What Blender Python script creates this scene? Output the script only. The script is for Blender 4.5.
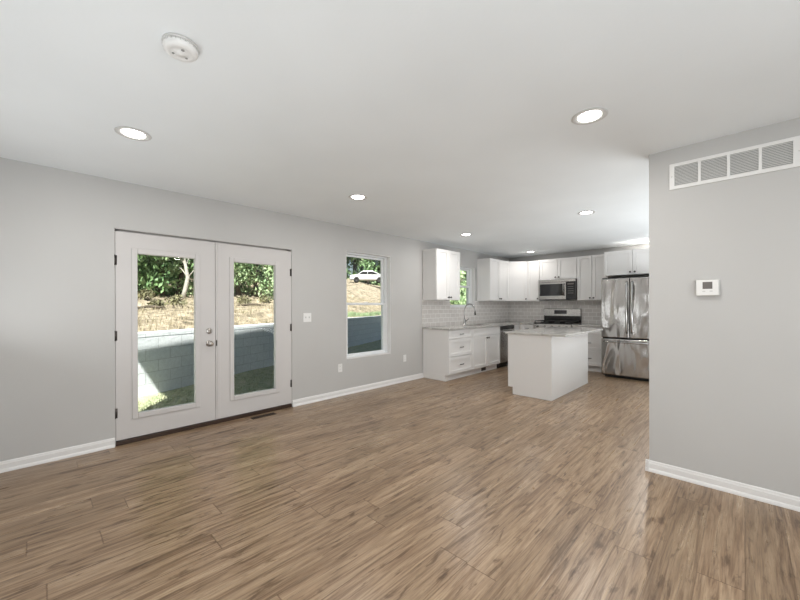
import bpy, bmesh, math, random
from mathutils import Vector, Matrix
R = math.radians
for o in list(bpy.data.objects): bpy.data.objects.remove(o)
sc = bpy.context.scene
C = sc.collection
random.seed(7)

# ------------------------------------------------------------------ camera, sky, sun, exposure
EYE = 1.2773
cd = bpy.data.cameras.new('camera'); cam = bpy.data.objects.new('camera', cd); C.objects.link(cam)
cam.location = (0, 0, EYE)
cam.rotation_euler = (Matrix.Rotation(0.7721, 4, 'Z') @ Matrix.Rotation(R(90) - 0.0019, 4, 'X') @ Matrix.Rotation(-0.0029, 4, 'Z')).to_euler()
cd.sensor_width = 36; cd.lens = 36 * 353.88 / 800; cd.shift_y = 6.88 / 800
cd.clip_start = .02; cd.clip_end = 200
sc.camera = cam
sc.view_settings.view_transform = 'Standard'; sc.view_settings.look = 'None'
sc.view_settings.gamma = 1; sc.view_settings.use_curve_mapping = False
sc.view_settings.exposure = 0.0

SUNV = Vector((-.72, .55, -1)).normalized()
w = bpy.data.worlds.new('sky'); sc.world = w; w.use_nodes = True
wn = w.node_tree.nodes; bg = wn['Background']
st = wn.new('ShaderNodeTexSky'); st.sky_type = 'NISHITA'; st.sun_disc = False
st.sun_elevation = R(48); st.sun_rotation = R(130); st.air_density = 1.2
w.node_tree.links.new(st.outputs[0], bg.inputs[0]); bg.inputs[1].default_value = .075
sl = bpy.data.lights.new('sun', 'SUN'); so = bpy.data.objects.new('sun', sl); C.objects.link(so)
sl.energy = 12.0; sl.angle = R(.6); sl.color = (1, .95, .86)
so.rotation_euler = (-SUNV).to_track_quat('Z', 'Y').to_euler(); so.location = (5, -4, 12)

def area(name, loc, sx, sy, power, direction, color=(1, 1, 1)):
    l = bpy.data.lights.new(name, 'AREA'); l.shape = 'RECTANGLE'; l.size = sx; l.size_y = sy
    l.energy = power; l.color = color
    o = bpy.data.objects.new(name, l); C.objects.link(o); o.location = loc
    zz = -Vector(direction).normalized(); xx = Vector((0, 1, 0)) if abs(zz.x) > .8 else Vector((1, 0, 0))   # size runs along this axis
    xx = (xx - zz * xx.dot(zz)).normalized(); yy = zz.cross(xx)
    o.rotation_euler = Matrix((xx, yy, zz)).transposed().to_euler(); return o
# unseen fill lights added to brighten room and kitchen; none is a real source
area('east_fill_light', (3.15, .6, 1.3), 1.8, 1.6, 34, (-1, .05, .15), (.90, .96, 1))  # added fill from the east side; that wall has no window
area('room_fill_light', (.9, .55, .35), 1.5, 1.6, 41, (-.95, .15, .80), (.86, .94, 1))  # added fill, out of view, aimed west and up to lift the ceiling
area('dining_fill_light', (.9, 6.6, .45), 1.6, 1.6, 62, (-.10, .0, 1), (.88, .95, 1))  # added fill facing up, hidden behind the right wall, for the kitchen
area('front_wall_fill_light', (-2.1, -.28, 1.0), 3.4, .2, 13, (0, .6, 1), (.92, .97, 1))  # added fill strip behind the camera to even out the left ceiling
area('partition_fill_light', (.95, 5.05, .45), 2.4, .9, 60, (-.12, .10, 1), (.92, .97, 1))  # added fill behind the partition to brighten the kitchen ceiling

# ------------------------------------------------------------------ helpers
class MB:
    def __init__(s, off=(0, 0, 0)): s.bm = bmesh.new(); s.off = Vector(off)
    def box(s, x0, x1, y0, y1, z0, z1, rot=None):
        x0, x1 = sorted((x0, x1)); y0, y1 = sorted((y0, y1)); z0, z1 = sorted((z0, z1))
        v = [s.bm.verts.new((x, y, z)) for x in (x0, x1) for y in (y0, y1) for z in (z0, z1)]
        for f in ((0, 1, 3, 2), (4, 6, 7, 5), (0, 4, 5, 1), (2, 3, 7, 6), (0, 2, 6, 4), (1, 5, 7, 3)):
            s.bm.faces.new([v[i] for i in f])
        return v
    def prism(s, pts, ax, a0, a1):
        def P(p, a):
            if ax == 'x': return (a, p[0], p[1])
            if ax == 'y': return (p[0], a, p[1])
            return (p[0], p[1], a)
        A = [s.bm.verts.new(P(p, a0)) for p in pts]; B = [s.bm.verts.new(P(p, a1)) for p in pts]
        n = len(pts); s.bm.faces.new(A); s.bm.faces.new(B[::-1])
        for i in range(n): s.bm.faces.new((A[i], B[i], B[(i + 1) % n], A[(i + 1) % n]))
    def lathe(s, c, axis, prof, n=32):
        # prof: list of (radius, distance along axis)
        a = Vector(axis).normalized(); u = a.orthogonal().normalized(); v = a.cross(u); c = Vector(c)
        rings = []
        for r, d in prof:
            if r < 1e-6: rings.append([s.bm.verts.new(c + a * d)])
            else: rings.append([s.bm.verts.new(c + a * d + (u * math.cos(2 * math.pi * i / n) + v * math.sin(2 * math.pi * i / n)) * r) for i in range(n)])
        for p, q in zip(rings, rings[1:]):
            for i in range(n):
                j = (i + 1) % n
                if len(p) == 1 and len(q) == 1: continue
                if len(p) == 1: s.bm.faces.new((p[0], q[j], q[i]))
                elif len(q) == 1: s.bm.faces.new((p[i], p[j], q[0]))
                else: s.bm.faces.new((p[i], p[j], q[j], q[i]))
    def tube(s, pts, r, n=12, cap=True):
        pts = [Vector(p) for p in pts]; rs = r if isinstance(r, (list, tuple)) else [r] * len(pts)
        t0 = (pts[1] - pts[0]).normalized(); u = t0.orthogonal().normalized(); rings = []
        for k, p in enumerate(pts):
            t = (pts[min(k + 1, len(pts) - 1)] - pts[max(k - 1, 0)]).normalized()
            u = (u - t * u.dot(t)).normalized(); v = t.cross(u)
            rings.append([s.bm.verts.new(p + (u * math.cos(2 * math.pi * i / n) + v * math.sin(2 * math.pi * i / n)) * rs[k]) for i in range(n)])
        for p, q in zip(rings, rings[1:]):
            for i in range(n): s.bm.faces.new((p[i], p[(i + 1) % n], q[(i + 1) % n], q[i]))
        if cap: s.bm.faces.new(rings[0][::-1]); s.bm.faces.new(rings[-1])
    def build(s, name, mat, parent=None, smooth=False, bevel=0):
        for v in s.bm.verts: v.co -= s.off
        bmesh.ops.recalc_face_normals(s.bm, faces=s.bm.faces[:])
        me = bpy.data.meshes.new(name); s.bm.to_mesh(me); s.bm.free()
        if smooth:
            for p in me.polygons: p.use_smooth = True
        me.materials.append(mat)
        o = bpy.data.objects.new(name, me); C.objects.link(o)
        if parent is not None:
            o.parent = parent
        else: o.location = s.off
        if bevel:
            m = o.modifiers.new('bevel', 'BEVEL'); m.width = bevel; m.segments = 2; m.limit_method = 'ANGLE'; m.angle_limit = R(40)
        if smooth == 'auto':
            m = o.modifiers.new('ws', 'WEIGHTED_NORMAL')
        return o

def tag(o, label, cat, group=None, kind=None):
    o['label'] = label; o['category'] = cat
    if group: o['group'] = group
    if kind: o['kind'] = kind
    return o
def thing(name, label, cat, loc, group=None):
    o = bpy.data.objects.new(name, None); C.objects.link(o); o.location = loc; o.empty_display_size = .1
    return tag(o, label, cat, group)
def struct(o): o['kind'] = 'structure'; return o
def off(t):   # world position of a thing or nested part
    v = Vector((0, 0, 0))
    while t is not None: v += t.location; t = t.parent
    return v

# ------------------------------------------------------------------ materials
def mat(name, col, rough=.5, metal=0, **kw):
    m = bpy.data.materials.new(name); m.use_nodes = True; b = m.node_tree.nodes['Principled BSDF']
    b.inputs['Base Color'].default_value = (*col, 1); b.inputs['Roughness'].default_value = rough; b.inputs['Metallic'].default_value = metal
    for k, v in kw.items(): b.inputs[k].default_value = v
    return m
class NT:
    def __init__(s, m): s.t = m.node_tree; s.b = s.t.nodes['Principled BSDF']
    def n(s, typ, **kw):
        x = s.t.nodes.new(typ)
        for k, v in kw.items(): setattr(x, k, v)
        return x
    def set(s, sock, v):
        if isinstance(v, bpy.types.NodeSocket): s.t.links.new(v, sock)
        else: sock.default_value = v
    def math(s, op, a, b=0, c=0):
        x = s.n('ShaderNodeMath', operation=op)
        for i, v in enumerate((a, b, c)): s.set(x.inputs[i], v)
        return x.outputs[0]
    def comb(s, x, y, z):
        c = s.n('ShaderNodeCombineXYZ')
        for i, v in enumerate((x, y, z)): s.set(c.inputs[i], v)
        return c.outputs[0]
    def coords(s):
        t = s.n('ShaderNodeTexCoord'); sp = s.n('ShaderNodeSeparateXYZ'); s.t.links.new(t.outputs['Object'], sp.inputs[0])
        return t.outputs['Object'], sp.outputs[0], sp.outputs[1], sp.outputs[2]
    def noise(s, vec, scale, detail=4, rough=.5, dist=0):
        x = s.n('ShaderNodeTexNoise'); s.set(x.inputs['Vector'], vec); x.inputs['Scale'].default_value = scale
        x.inputs['Detail'].default_value = detail; x.inputs['Roughness'].default_value = rough; x.inputs['Distortion'].default_value = dist
        return x.outputs['Fac']
    def ramp(s, fac, stops):
        x = s.n('ShaderNodeValToRGB'); s.set(x.inputs[0], fac); e = x.color_ramp.elements
        while len(e) < len(stops): e.new(.5)
        for i, (p, c) in enumerate(stops): e[i].position = p; e[i].color = (*c, 1) if len(c) == 3 else c
        return x.outputs[0]
    def mix(s, fac, a, b, typ='MIX'):
        x = s.n('ShaderNodeMix', data_type='RGBA', blend_type=typ)
        s.set(x.inputs[0], fac)
        for i, v in ((6, a), (7, b)): s.set(x.inputs[i], (*v, 1) if isinstance(v, tuple) else v)
        return x.outputs[2]
    def bump(s, h, strength, dist=.01):
        x = s.n('ShaderNodeBump'); x.inputs['Strength'].default_value = strength; x.inputs['Distance'].default_value = dist
        s.t.links.new(h, x.inputs['Height']); s.t.links.new(x.outputs[0], s.b.inputs['Normal'])
    def col(s, c): s.t.links.new(c, s.b.inputs['Base Color'])
    def rough(s, c): s.t.links.new(c, s.b.inputs['Roughness'])

def paint(name, col, rough, scale=220, st=.08, var=.02):
    m = mat(name, col, rough); t = NT(m); v, *_ = t.coords()
    t.bump(t.noise(v, scale, 3), st, .002)
    lo = tuple(c * (1 - var) for c in col); hi = tuple(min(1, c * (1 + var)) for c in col)
    t.col(t.ramp(t.noise(v, 1.5, 2), [(.3, lo), (.7, hi)])); return m
M = {}
M['wall'] = paint('wall_paint', (.53, .52, .505), .55)
M['ceiling'] = paint('ceiling_paint', (.85, .875, .885), .7, 60, .25)
M['trim'] = paint('trim_paint', (.78, .765, .75), .35, 60, .02, .01)
M['door'] = paint('door_paint', (.61, .585, .57), .4, 60, .03, .01)
M['cabinet'] = paint('cabinet_paint', (.84, .825, .81), .33, 40, .02, .01)
M['vinyl'] = paint('window_vinyl', (.80, .81, .81), .35, 40, .02, .01)
M['plastic'] = paint('white_plastic', (.82, .81, .79), .35, 40, .02, .01)
M['plastic_dim'] = paint('cream_plastic', (.62, .61, .59), .4, 40, .02, .01)
M['dark_nickel'] = mat('dark_nickel', (.10, .09, .085), .35, 1)
M['nickel'] = mat('satin_nickel', (.42, .39, .36), .28, 1)
M['chrome'] = mat('brushed_chrome', (.45, .44, .43), .2, 1)
M['black'] = mat('black_enamel', (.012, .012, .013), .25)
M['iron'] = mat('cast_iron', (.02, .02, .02), .55)
M['dark_glass'] = mat('smoked_glass', (.03, .03, .032), .06)
M['bronze'] = mat('bronze_threshold', (.05, .028, .018), .45, .3)
M['gap'] = mat('dark_recess', (.02, .02, .02), .8)
M['duct'] = mat('duct_grey', (.30, .30, .29), .8)
M['lcd'] = mat('lcd_grey', (.17, .155, .145), .25)

def steel():
    m = mat('stainless_steel', (.50, .485, .47), .2, 1); t = NT(m); v, x, y, z = t.coords()
    br = t.noise(t.comb(x, y, t.math('MULTIPLY', z, 220)), 3, 3)
    wav = t.noise(t.comb(t.math('MULTIPLY', x, 4.4), t.math('MULTIPLY', y, 4.4), t.math('MULTIPLY', z, 1.1)), 1.3, 1, .4, .8)
    t.bump(t.math('ADD', t.math('MULTIPLY', br, .002), wav), .6, .05)
    t.rough(t.ramp(br, [(.2, (.12,) * 3), (.8, (.20,) * 3)])); return m
M['steel'] = steel()

def flat_steel():
    m = mat('appliance_steel', (.56, .545, .53), .26, 1); t = NT(m); v, x, y, z = t.coords()
    br = t.noise(t.comb(x, y, t.math('MULTIPLY', z, 220)), 3, 3); t.bump(br, .08, .002); return m
M['steel2'] = flat_steel()
M['dim_key'] = mat('grey_keys', (.07, .07, .07), .3)

def granite():
    m = mat('grey_granite', (.6, .58, .55), .12); t = NT(m); v, *_ = t.coords()
    a = t.ramp(t.noise(v, 9, 8, .65, .8), [(.3, (.30, .28, .26)), (.47, (.55, .53, .50)), (.7, (.70, .68, .655))])
    b = t.ramp(t.noise(v, 120, 3, .7), [(.35, (.55,) * 3), (.55, (1, 1, 1))])
    t.col(t.mix(.6, a, b, 'MULTIPLY')); return m
M['granite'] = granite()

def tiles(name, axis):
    m = mat(name, (.6, .58, .56), .13); t = NT(m); v, x, y, z = t.coords()
    b = t.n('ShaderNodeTexBrick'); t.set(b.inputs['Vector'], t.comb(y if axis == 'x' else x, t.math('ADD', z, .003), 0))
    for k, val in (('Scale', 1), ('Mortar Size', .0042), ('Mortar Smooth', .25), ('Brick Width', .155), ('Row Height', .079), ('Bias', 0)):
        b.inputs[k].default_value = val
    b.inputs['Color1'].default_value = (.76, .725, .695, 1); b.inputs['Color2'].default_value = (.69, .655, .625, 1)
    b.inputs['Mortar'].default_value = (.95, .93, .91, 1)
    t.col(b.outputs['Color'])
    wob = t.noise(v, 14, 1)
    h = t.math('ADD', t.math('MULTIPLY', b.outputs['Fac'], -1), t.math('MULTIPLY', wob, .5))
    t.bump(h, .35, .003)
    t.rough(t.ramp(b.outputs['Fac'], [(0, (.12,) * 3), (1, (.6,) * 3)])); return m
M['tile_x'] = tiles('subway_tile_left', 'x'); M['tile_y'] = tiles('subway_tile_back', 'y')

def floor_mat():
    m = mat('wood_plank_floor', (.3, .2, .13), .3); t = NT(m); v, x, y, z = t.coords()
    Wd, L = .165, 1.22
    xs = t.math('DIVIDE', x, Wd); row = t.math('FLOOR', xs); fx = t.math('FRACT', xs)
    wn1 = t.n('ShaderNodeTexWhiteNoise', noise_dimensions='1D'); t.set(wn1.inputs['W'], row)
    ys = t.math('ADD', t.math('DIVIDE', y, L), t.math('MULTIPLY', wn1.outputs['Value'], 7.3))
    colm = t.math('FLOOR', ys); fy = t.math('FRACT', ys)
    wn2 = t.n('ShaderNodeTexWhiteNoise', noise_dimensions='2D'); t.set(wn2.inputs['Vector'], t.comb(row, colm, 0))
    idv = wn2.outputs['Value']
    o1 = t.math('MULTIPLY', idv, 37.0)
    def sv(fx_, fy_): return t.comb(t.math('ADD', t.math('MULTIPLY', x, fx_), o1), t.math('MULTIPLY', y, fy_), o1)
    g1 = t.noise(sv(14, .75), 2.0, 8, .66, 1.0)          # broad figure
    g2 = t.noise(sv(85, 2.6), 1.6, 4, .65, .3)           # fine pores
    kn = t.noise(sv(10, 2.2), 2.2, 4, .6, .5)           # knots and dark flecks
    rg = t.math('FRACT', t.math('MULTIPLY', t.noise(sv(5, .55), 1.1, 2, .4, .5), 9.0))   # growth rings
    c1 = t.ramp(g1, [(.28, (.14, .085, .048)), (.41, (.255, .166, .100)), (.52, (.355, .247, .158)), (.68, (.46, .340, .226))])
    c2 = t.mix(.75, c1, t.ramp(g2, [(.32, (.55, .53, .50)), (.55, (1.02, 1.02, 1.02))]), 'MULTIPLY')
    c2 = t.mix(.35, c2, t.ramp(rg, [(0, (.62, .58, .54)), (.25, (1, 1, 1)), (.85, (1.05, 1.05, 1.05)), (1, (.7, .66, .62))]), 'MULTIPLY')
    c3 = t.mix(.9, c2, t.ramp(kn, [(.33, (.42, .36, .31)), (.43, (.94, .93, .92)), (.8, (1.05, 1.05, 1.05))]), 'MULTIPLY')
    c4 = t.mix(.9, c3, t.ramp(idv, [(0, (.85, .84, .82)), (.5, (.98, .97, .96)), (1, (1.12, 1.12, 1.12))]), 'MULTIPLY')
    ex = t.math('MINIMUM', fx, t.math('SUBTRACT', 1, fx)); ey = t.math('MULTIPLY', t.math('MINIMUM', fy, t.math('SUBTRACT', 1, fy)), L / Wd)
    seam = t.mix(1, t.ramp(ex, [(0, (.72, .70, .68)), (.014, (.8, .78, .76)), (.022, (1, 1, 1))]), t.ramp(ey, [(0, (.6, .56, .53)), (.014, (.68, .64, .60)), (.022, (1, 1, 1))]), 'MULTIPLY')
    t.col(t.mix(1, c4, seam, 'MULTIPLY'))
    t.rough(t.ramp(g1, [(.3, (.36,) * 3), (.7, (.25,) * 3)]))
    e = t.math('MINIMUM', ex, ey)
    hs = t.ramp(e, [(0, (0, 0, 0)), (.02, (1, 1, 1))])
    t.bump(t.math('ADD', t.math('MULTIPLY', hs, .6), t.math('MULTIPLY', g2, .5)), .2, .002)
    return m
M['floor'] = floor_mat()

def glass():
    m = bpy.data.materials.new('window_glass'); m.use_nodes = True; nt = m.node_tree; nt.nodes.clear()
    o = nt.nodes.new('ShaderNodeOutputMaterial'); tr = nt.nodes.new('ShaderNodeBsdfTransparent'); gl = nt.nodes.new('ShaderNodeBsdfGlossy')
    fr = nt.nodes.new('ShaderNodeFresnel'); fr.inputs[0].default_value = 1.35; mx = nt.nodes.new('ShaderNodeMixShader')
    tr.inputs[0].default_value = (.95, .97, .96, 1); gl.inputs['Roughness'].default_value = .02
    gm = nt.nodes.new('ShaderNodeNewGeometry'); iv = nt.nodes.new('ShaderNodeMath'); iv.operation = 'SUBTRACT'; iv.inputs[0].default_value = 1
    mu = nt.nodes.new('ShaderNodeMath'); mu.operation = 'MULTIPLY'; nt.links.new(gm.outputs['Backfacing'], iv.inputs[1]); nt.links.new(iv.outputs[0], mu.inputs[0]); nt.links.new(fr.outputs[0], mu.inputs[1])
    nt.links.new(mu.outputs[0], mx.inputs[0]); nt.links.new(tr.outputs[0], mx.inputs[1]); nt.links.new(gl.outputs[0], mx.inputs[2]); nt.links.new(mx.outputs[0], o.inputs[0])
    return m
M['glass'] = glass()
def emis(name, s, col=(1, .97, .93)):
    m = mat(name, (.9, .9, .9), .5); b = m.node_tree.nodes['Principled BSDF']
    b.inputs['Emission Color'].default_value = (*col, 1); b.inputs['Emission Strength'].default_value = s; return m
M['lamp'] = emis('lamp_diffuser', 14)

def outdoor(name, stops, scale, rough=.95, bump=.6, detail=8):
    m = mat(name, stops[0][1], rough); t = NT(m); v, *_ = t.coords(); n = t.noise(v, scale, detail, .68, .4)
    t.col(t.ramp(n, stops)); t.bump(t.noise(v, scale * 3, 5, .7), bump, .03); return m
M['lawn'] = outdoor('lawn_grass', [(.32, (.22, .29, .16)), (.5, (.42, .45, .30)), (.68, (.58, .55, .39))], 7)
M['hill'] = outdoor('straw_ground', [(.32, (.06, .06, .045)), (.43, (.20, .165, .12)), (.53, (.38, .32, .24)), (.68, (.52, .47, .39))], 3.6)
M['straw'] = outdoor('dry_grass', [(.35, (.14, .14, .08)), (.5, (.36, .31, .22)), (.7, (.52, .47, .37))], 1.3, bump=0)
M['bark'] = outdoor('tree_bark', [(.3, (.05, .04, .03)), (.7, (.17, .14, .11))], 9)
M['pale_bark'] = outdoor('pale_bark', [(.3, (.32, .31, .28)), (.7, (.62, .60, .56))], 9)
def leafmat(name, a, b):
    m = mat(name, a, .55); t = NT(m); v, *_ = t.coords()
    t.col(t.ramp(t.noise(v, 2.2, 4, .6), [(.35, a), (.65, b)]))
    t.b.inputs['Subsurface Weight'].default_value = 0
    return m
M['leaf1'] = leafmat('dark_leaves', (.045, .11, .045), (.24, .40, .17))
M['leaf2'] = leafmat('mid_leaves', (.09, .18, .08), (.40, .53, .30))
M['leaf3'] = leafmat('light_leaves', (.14, .25, .11), (.50, .62, .38))
M['weed'] = leafmat('weed_leaves', (.10, .10, .06), (.28, .27, .15))
def block():
    m = mat('grey_block', (.4, .42, .45), .9); t = NT(m); v, x, y, z = t.coords()
    b = t.n('ShaderNodeTexBrick'); t.set(b.inputs['Vector'], t.comb(y, t.math('ADD', z, .01), 0))
    for k, val in (('Scale', 1), ('Mortar Size', .006), ('Mortar Smooth', .3), ('Brick Width', .45), ('Row Height', .2)): b.inputs[k].default_value = val
    b.inputs['Color1'].default_value = (.76, .81, .88, 1); b.inputs['Color2'].default_value = (.82, .86, .93, 1); b.inputs['Mortar'].default_value = (.60, .64, .70, 1)
    n = t.noise(v, 16, 6, .7)
    t.col(t.mix(.5, b.outputs['Color'], t.ramp(n, [(.3, (.72,) * 3), (.7, (1.1,) * 3)]), 'MULTIPLY'))
    t.bump(t.math('ADD', t.math('MULTIPLY', b.outputs['Fac'], -.8), n), .7, .02); return m
M['block'] = block()
M['siding'] = paint('siding', (.6, .6, .58), .7); M['shingle'] = paint('shingle', (.12, .12, .12), .9)

# ------------------------------------------------------------------ structure
H = 2.44; LX = -4.13; XO = -4.28
YB = 8.055; YF = -.42; XE = 3.3; YR = 3.305; XC = -.529
mb = MB(); mb.box(XO + .02, XE, YF - .1, YB + .1, -.12, 0); struct(mb.build('floor', M['floor']))
mb = MB(); mb.box(XO, XE + .1, YF - .1, YB + .1, H, H + .12); struct(mb.build('ceiling', M['ceiling']))
D0, D1, DH = .497, 2.268, 2.004      # double door opening
W1 = (3.127, 4.025, .508, 2.085); W2 = (5.63, 6.53, 1.245, 2.085)
mb = MB()
def pier(a, b, z0=0, z1=H): mb.box(XO, LX, a, b, z0, z1)
pier(YF - .1, D0); pier(D0, D1, DH, H); pier(D1, W1[0]); pier(W1[0], W1[1], 0, W1[2]); pier(W1[0], W1[1], W1[3], H)
pier(W1[1], W2[0]); pier(W2[0], W2[1], 0, W2[2]); pier(W2[0], W2[1], W2[3], H); pier(W2[1], YB + .1)
bmesh.ops.remove_doubles(mb.bm, verts=mb.bm.verts, dist=1e-5)
struct(mb.build('wall_left', M['wall']))
mb = MB(); mb.box(LX, XE, YB, YB + .12, 0, H); struct(mb.build('wall_back', M['wall']))
mb = MB(); mb.box(XC, XE, YR, YR + .12, 0, H); struct(mb.build('wall_right', M['wall']))
mb = MB(); mb.box(XO, XE + .1, YF - .1, YF, 0, H); struct(mb.build('wall_front', M['wall']))
mb = MB(); mb.box(XE, XE + .1, YF, YB + .12, 0, H); struct(mb.build('wall_east', M['wall']))

def base_prof(h=.083): return [(0, 0), (.023, 0), (.022, .010), (.018, .020), (.013, .026), (.012, h * .74), (.009, h * .82), (.008, h * .93), (.004, h), (0, h)]
def baseboard(name, ax, face, a0, a1, sgn):
    mb = MB(); mb.prism([(face + sgn * p[0], p[1]) for p in base_prof()], ax, a0, a1); struct(mb.build(name, M['trim']))
baseboard('baseboard_left', 'y', LX, YF, D0 - .002, 1)
baseboard('baseboard_left', 'y', LX, D1 + .002, 4.823, 1)
mb = MB(); mb.prism([(YR - p[0], p[1]) for p in base_prof()], 'x', XC - .023, XE); struct(mb.build('baseboard_right', M['trim']))
mb = MB(); mb.prism([(XC - p[0], p[1]) for p in base_prof()], 'y', YR - .0229, YR + .134); struct(mb.build('baseboard_end', M['trim']))

# door frame and threshold
mb = MB(); mb.box(XO - .01, LX - .012, D0, D0 + .006, 0, DH); mb.box(XO - .01, LX - .012, D1 - .006, D1, 0, DH); mb.box(XO - .01, LX - .012, D0, D1, DH - .006, DH)
for a, b in ((D0, D0 + .04), (D1 - .04, D1)): mb.box(XO, LX - .07, a, b, 0, DH)
mb.box(XO, LX - .07, D0, D1, DH - .04, DH)
struct(mb.build('trim_1', M['door']))
mb = MB(); mb.box(XO - .03, LX + .004, D0 + .006, D1 - .006, .0005, .038); o = mb.build('trim_2', M['bronze'], bevel=.004); struct(o)

def french_door(name, y0, y1, gy0, gy1, hinge_y, left):
    root = bpy.data.objects.new(name, None); C.objects.link(root); root.location = (LX - .012, (y0 + y1) / 2, .045); struct(root)
    of = root.location; xf, xb = LX - .012, LX - .056; z0, z1 = .045, 1.977; g0, g1 = .268, 1.784
    m_ = MB(of)
    m_.box(xb, xf, y0, gy0 - .012, z0, z1); m_.box(xb, xf, gy1 + .012, y1, z0, z1); m_.box(xb, xf, gy0 - .012, gy1 + .012, z0, g0 - .012); m_.box(xb, xf, gy0 - .012, gy1 + .012, g1 + .012, z1)
    bmesh.ops.remove_doubles(m_.bm, verts=m_.bm.verts, dist=1e-5)
    m_.build('door_slab', M['door'], root)
    m_ = MB(of); fo = .034
    for (a0, a1, b0, b1) in ((gy0 - fo - .012, gy0, g0 - fo - .016, g1 + fo + .016), (gy1, gy1 + fo + .012, g0 - fo - .016, g1 + fo + .016), (gy0, gy1, g0 - fo - .016, g0), (gy0, gy1, g1, g1 + fo + .016)):
        m_.box(xb - .006, xf + .011, a0, a1, b0, b1)
    m_.build('glazing_frame', M['door'], root, bevel=.005)
    m_ = MB(of); m_.box(xf - .026, xf - .020, gy0 - .002, gy1 + .002, g0 - .002, g1 + .002); m_.build('glass_pane', M['glass'], root)
    for z in (1.71, 1.012, .298):
        m_ = MB(of); m_.tube([(xf + .004, hinge_y, z - .048), (xf + .004, hinge_y, z + .048)], .0055, 10)
        m_.box(xf - .002, xf + .0035, hinge_y - .004, hinge_y + (.016 if left else -.016), z - .044, z + .044)
        m_.build('hinge', M['dark_nickel'], root, True)
    if left:
        c = (xf, 1.299, 1.016); m_ = MB(of); m_.lathe(c, (1, 0, 0), [(0, 0), (.031, 0), (.031, .006), (.026, .011), (.017, .013), (.015, .017), (0, .017)]); 
        m_.box(c[0] + .016, c[0] + .028, c[1] - .004, c[1] + .004, c[2] - .014, c[2] + .014); m_.build('deadbolt', M['nickel'], root, bevel=0)
        c = (xf, 1.299, .881); m_ = MB(of)
        m_.lathe(c, (1, 0, 0), [(0, 0), (.033, 0), (.033, .005), (.026, .010), (.012, .014), (.011, .030), (.020, .036), (.027, .046), (.028, .056), (.024, .065), (.014, .070), (0, .071)]); m_.build('door_knob', M['nickel'], root, True)
    else:
        m_ = MB(of); m_.box(xf - .001, xf + .003, y0 + .001, y0 + .014, .850, .912); m_.build('strike_plate', M['dark_nickel'], root, bevel=.001)
        m_ = MB(of); m_.box(xf - .004, xf + .006, y0 + .016, y0 + .046, .05, 1.975); m_.build('astragal', M['door'], root, bevel=.003)
french_door('door_1', .506, 1.3605, .671, 1.163, .501, True)
french_door('door_2', 1.3655, 2.262, 1.557, 2.052, 2.265, False)

def window(name, Wn, sash=True):
    y0, y1, z0, z1 = Wn
    root = bpy.data.objects.new(name, None); C.objects.link(root); root.location = (XO, (y0 + y1) / 2, z0); struct(root); of = root.location
    zm = (z0 + z1) / 2 + .018
    m_ = MB(of); f = .05; xa, xb = XO - .03, LX - .075
    m_.box(xa, xb, y0, y0 + f, z0, z1); m_.box(xa, xb, y1 - f, y1, z0, z1); m_.box(xa, xb, y0 + f, y1 - f, z0, z0 + f * .6); m_.box(xa, xb, y0 + f, y1 - f, z1 - f * .6, z1)
    m_.build('window_frame', M['vinyl'], root, bevel=.003)
    def s(nm, xi, xo, a, b):
        m_ = MB(of); g = .042; p, q = y0 + f - .003, y1 - f + .003
        m_.box(xo, xi, p, p + g, a, b); m_.box(xo, xi, q - g, q, a, b); m_.box(xo, xi, p + g, q - g, a, a + g * .8); m_.box(xo, xi, p + g, q - g, b - g * .8, b)
        so_ = m_.build(nm, M['vinyl'], root, bevel=.003)
        m_ = MB(of); m_.box((xi + xo) / 2 - .003, (xi + xo) / 2 + .003, p + g - .003, q - g + .003, a + g * .8 - .003, b - g * .8 + .003); m_.build('glass_pane', M['glass'], so_)
        return so_
    s('lower_sash', LX - .085, LX - .115, z0 + f * .6 - .003, zm + .018)
    s('upper_sash', LX - .122, LX - .150, zm - .018, z1 - f * .6 + .003)
    m_ = MB(of); ym = (y0 + y1) / 2; m_.box(LX - .098, LX - .078, ym - .03, ym + .03, zm + .0185, zm + .03); m_.build('sash_lock', M['plastic'], root, bevel=.003)
    # white returns and sill board
    m_ = MB(of); xr = LX - .0755
    m_.box(xr, LX + .001, y0, y0 + .005, z0, z1); m_.box(xr, LX + .001, y1 - .005, y1, z0, z1); m_.box(xr, LX + .001, y0, y1, z1 - .005, z1); m_.box(xr, LX + .003, y0, y1, z0, z0 + .012)
    m_.build('window_sill', M['trim'], root)
window('window_1', W1); window('window_2', W2)

# house shell above the room (casts the yard's shade)
mb = MB(); mb.box(XO, XE + .1, YF - .1, YB + .1, H + .121, 3.95); struct(mb.build('wall_upper', M['siding']))
mb = MB(); e0 = -.72; rz = 3.95; pk = 6.6; sl_ = 1.12
mb.prism([(e0, rz), (e0, rz - .12), (e0 + .3, rz), (8.6, rz), (2 * pk - e0, rz - .12), (pk, rz + sl_ * (pk - e0))], 'x', -4.87, XE + .5)
struct(mb.build('roof', M['shingle']))

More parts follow.
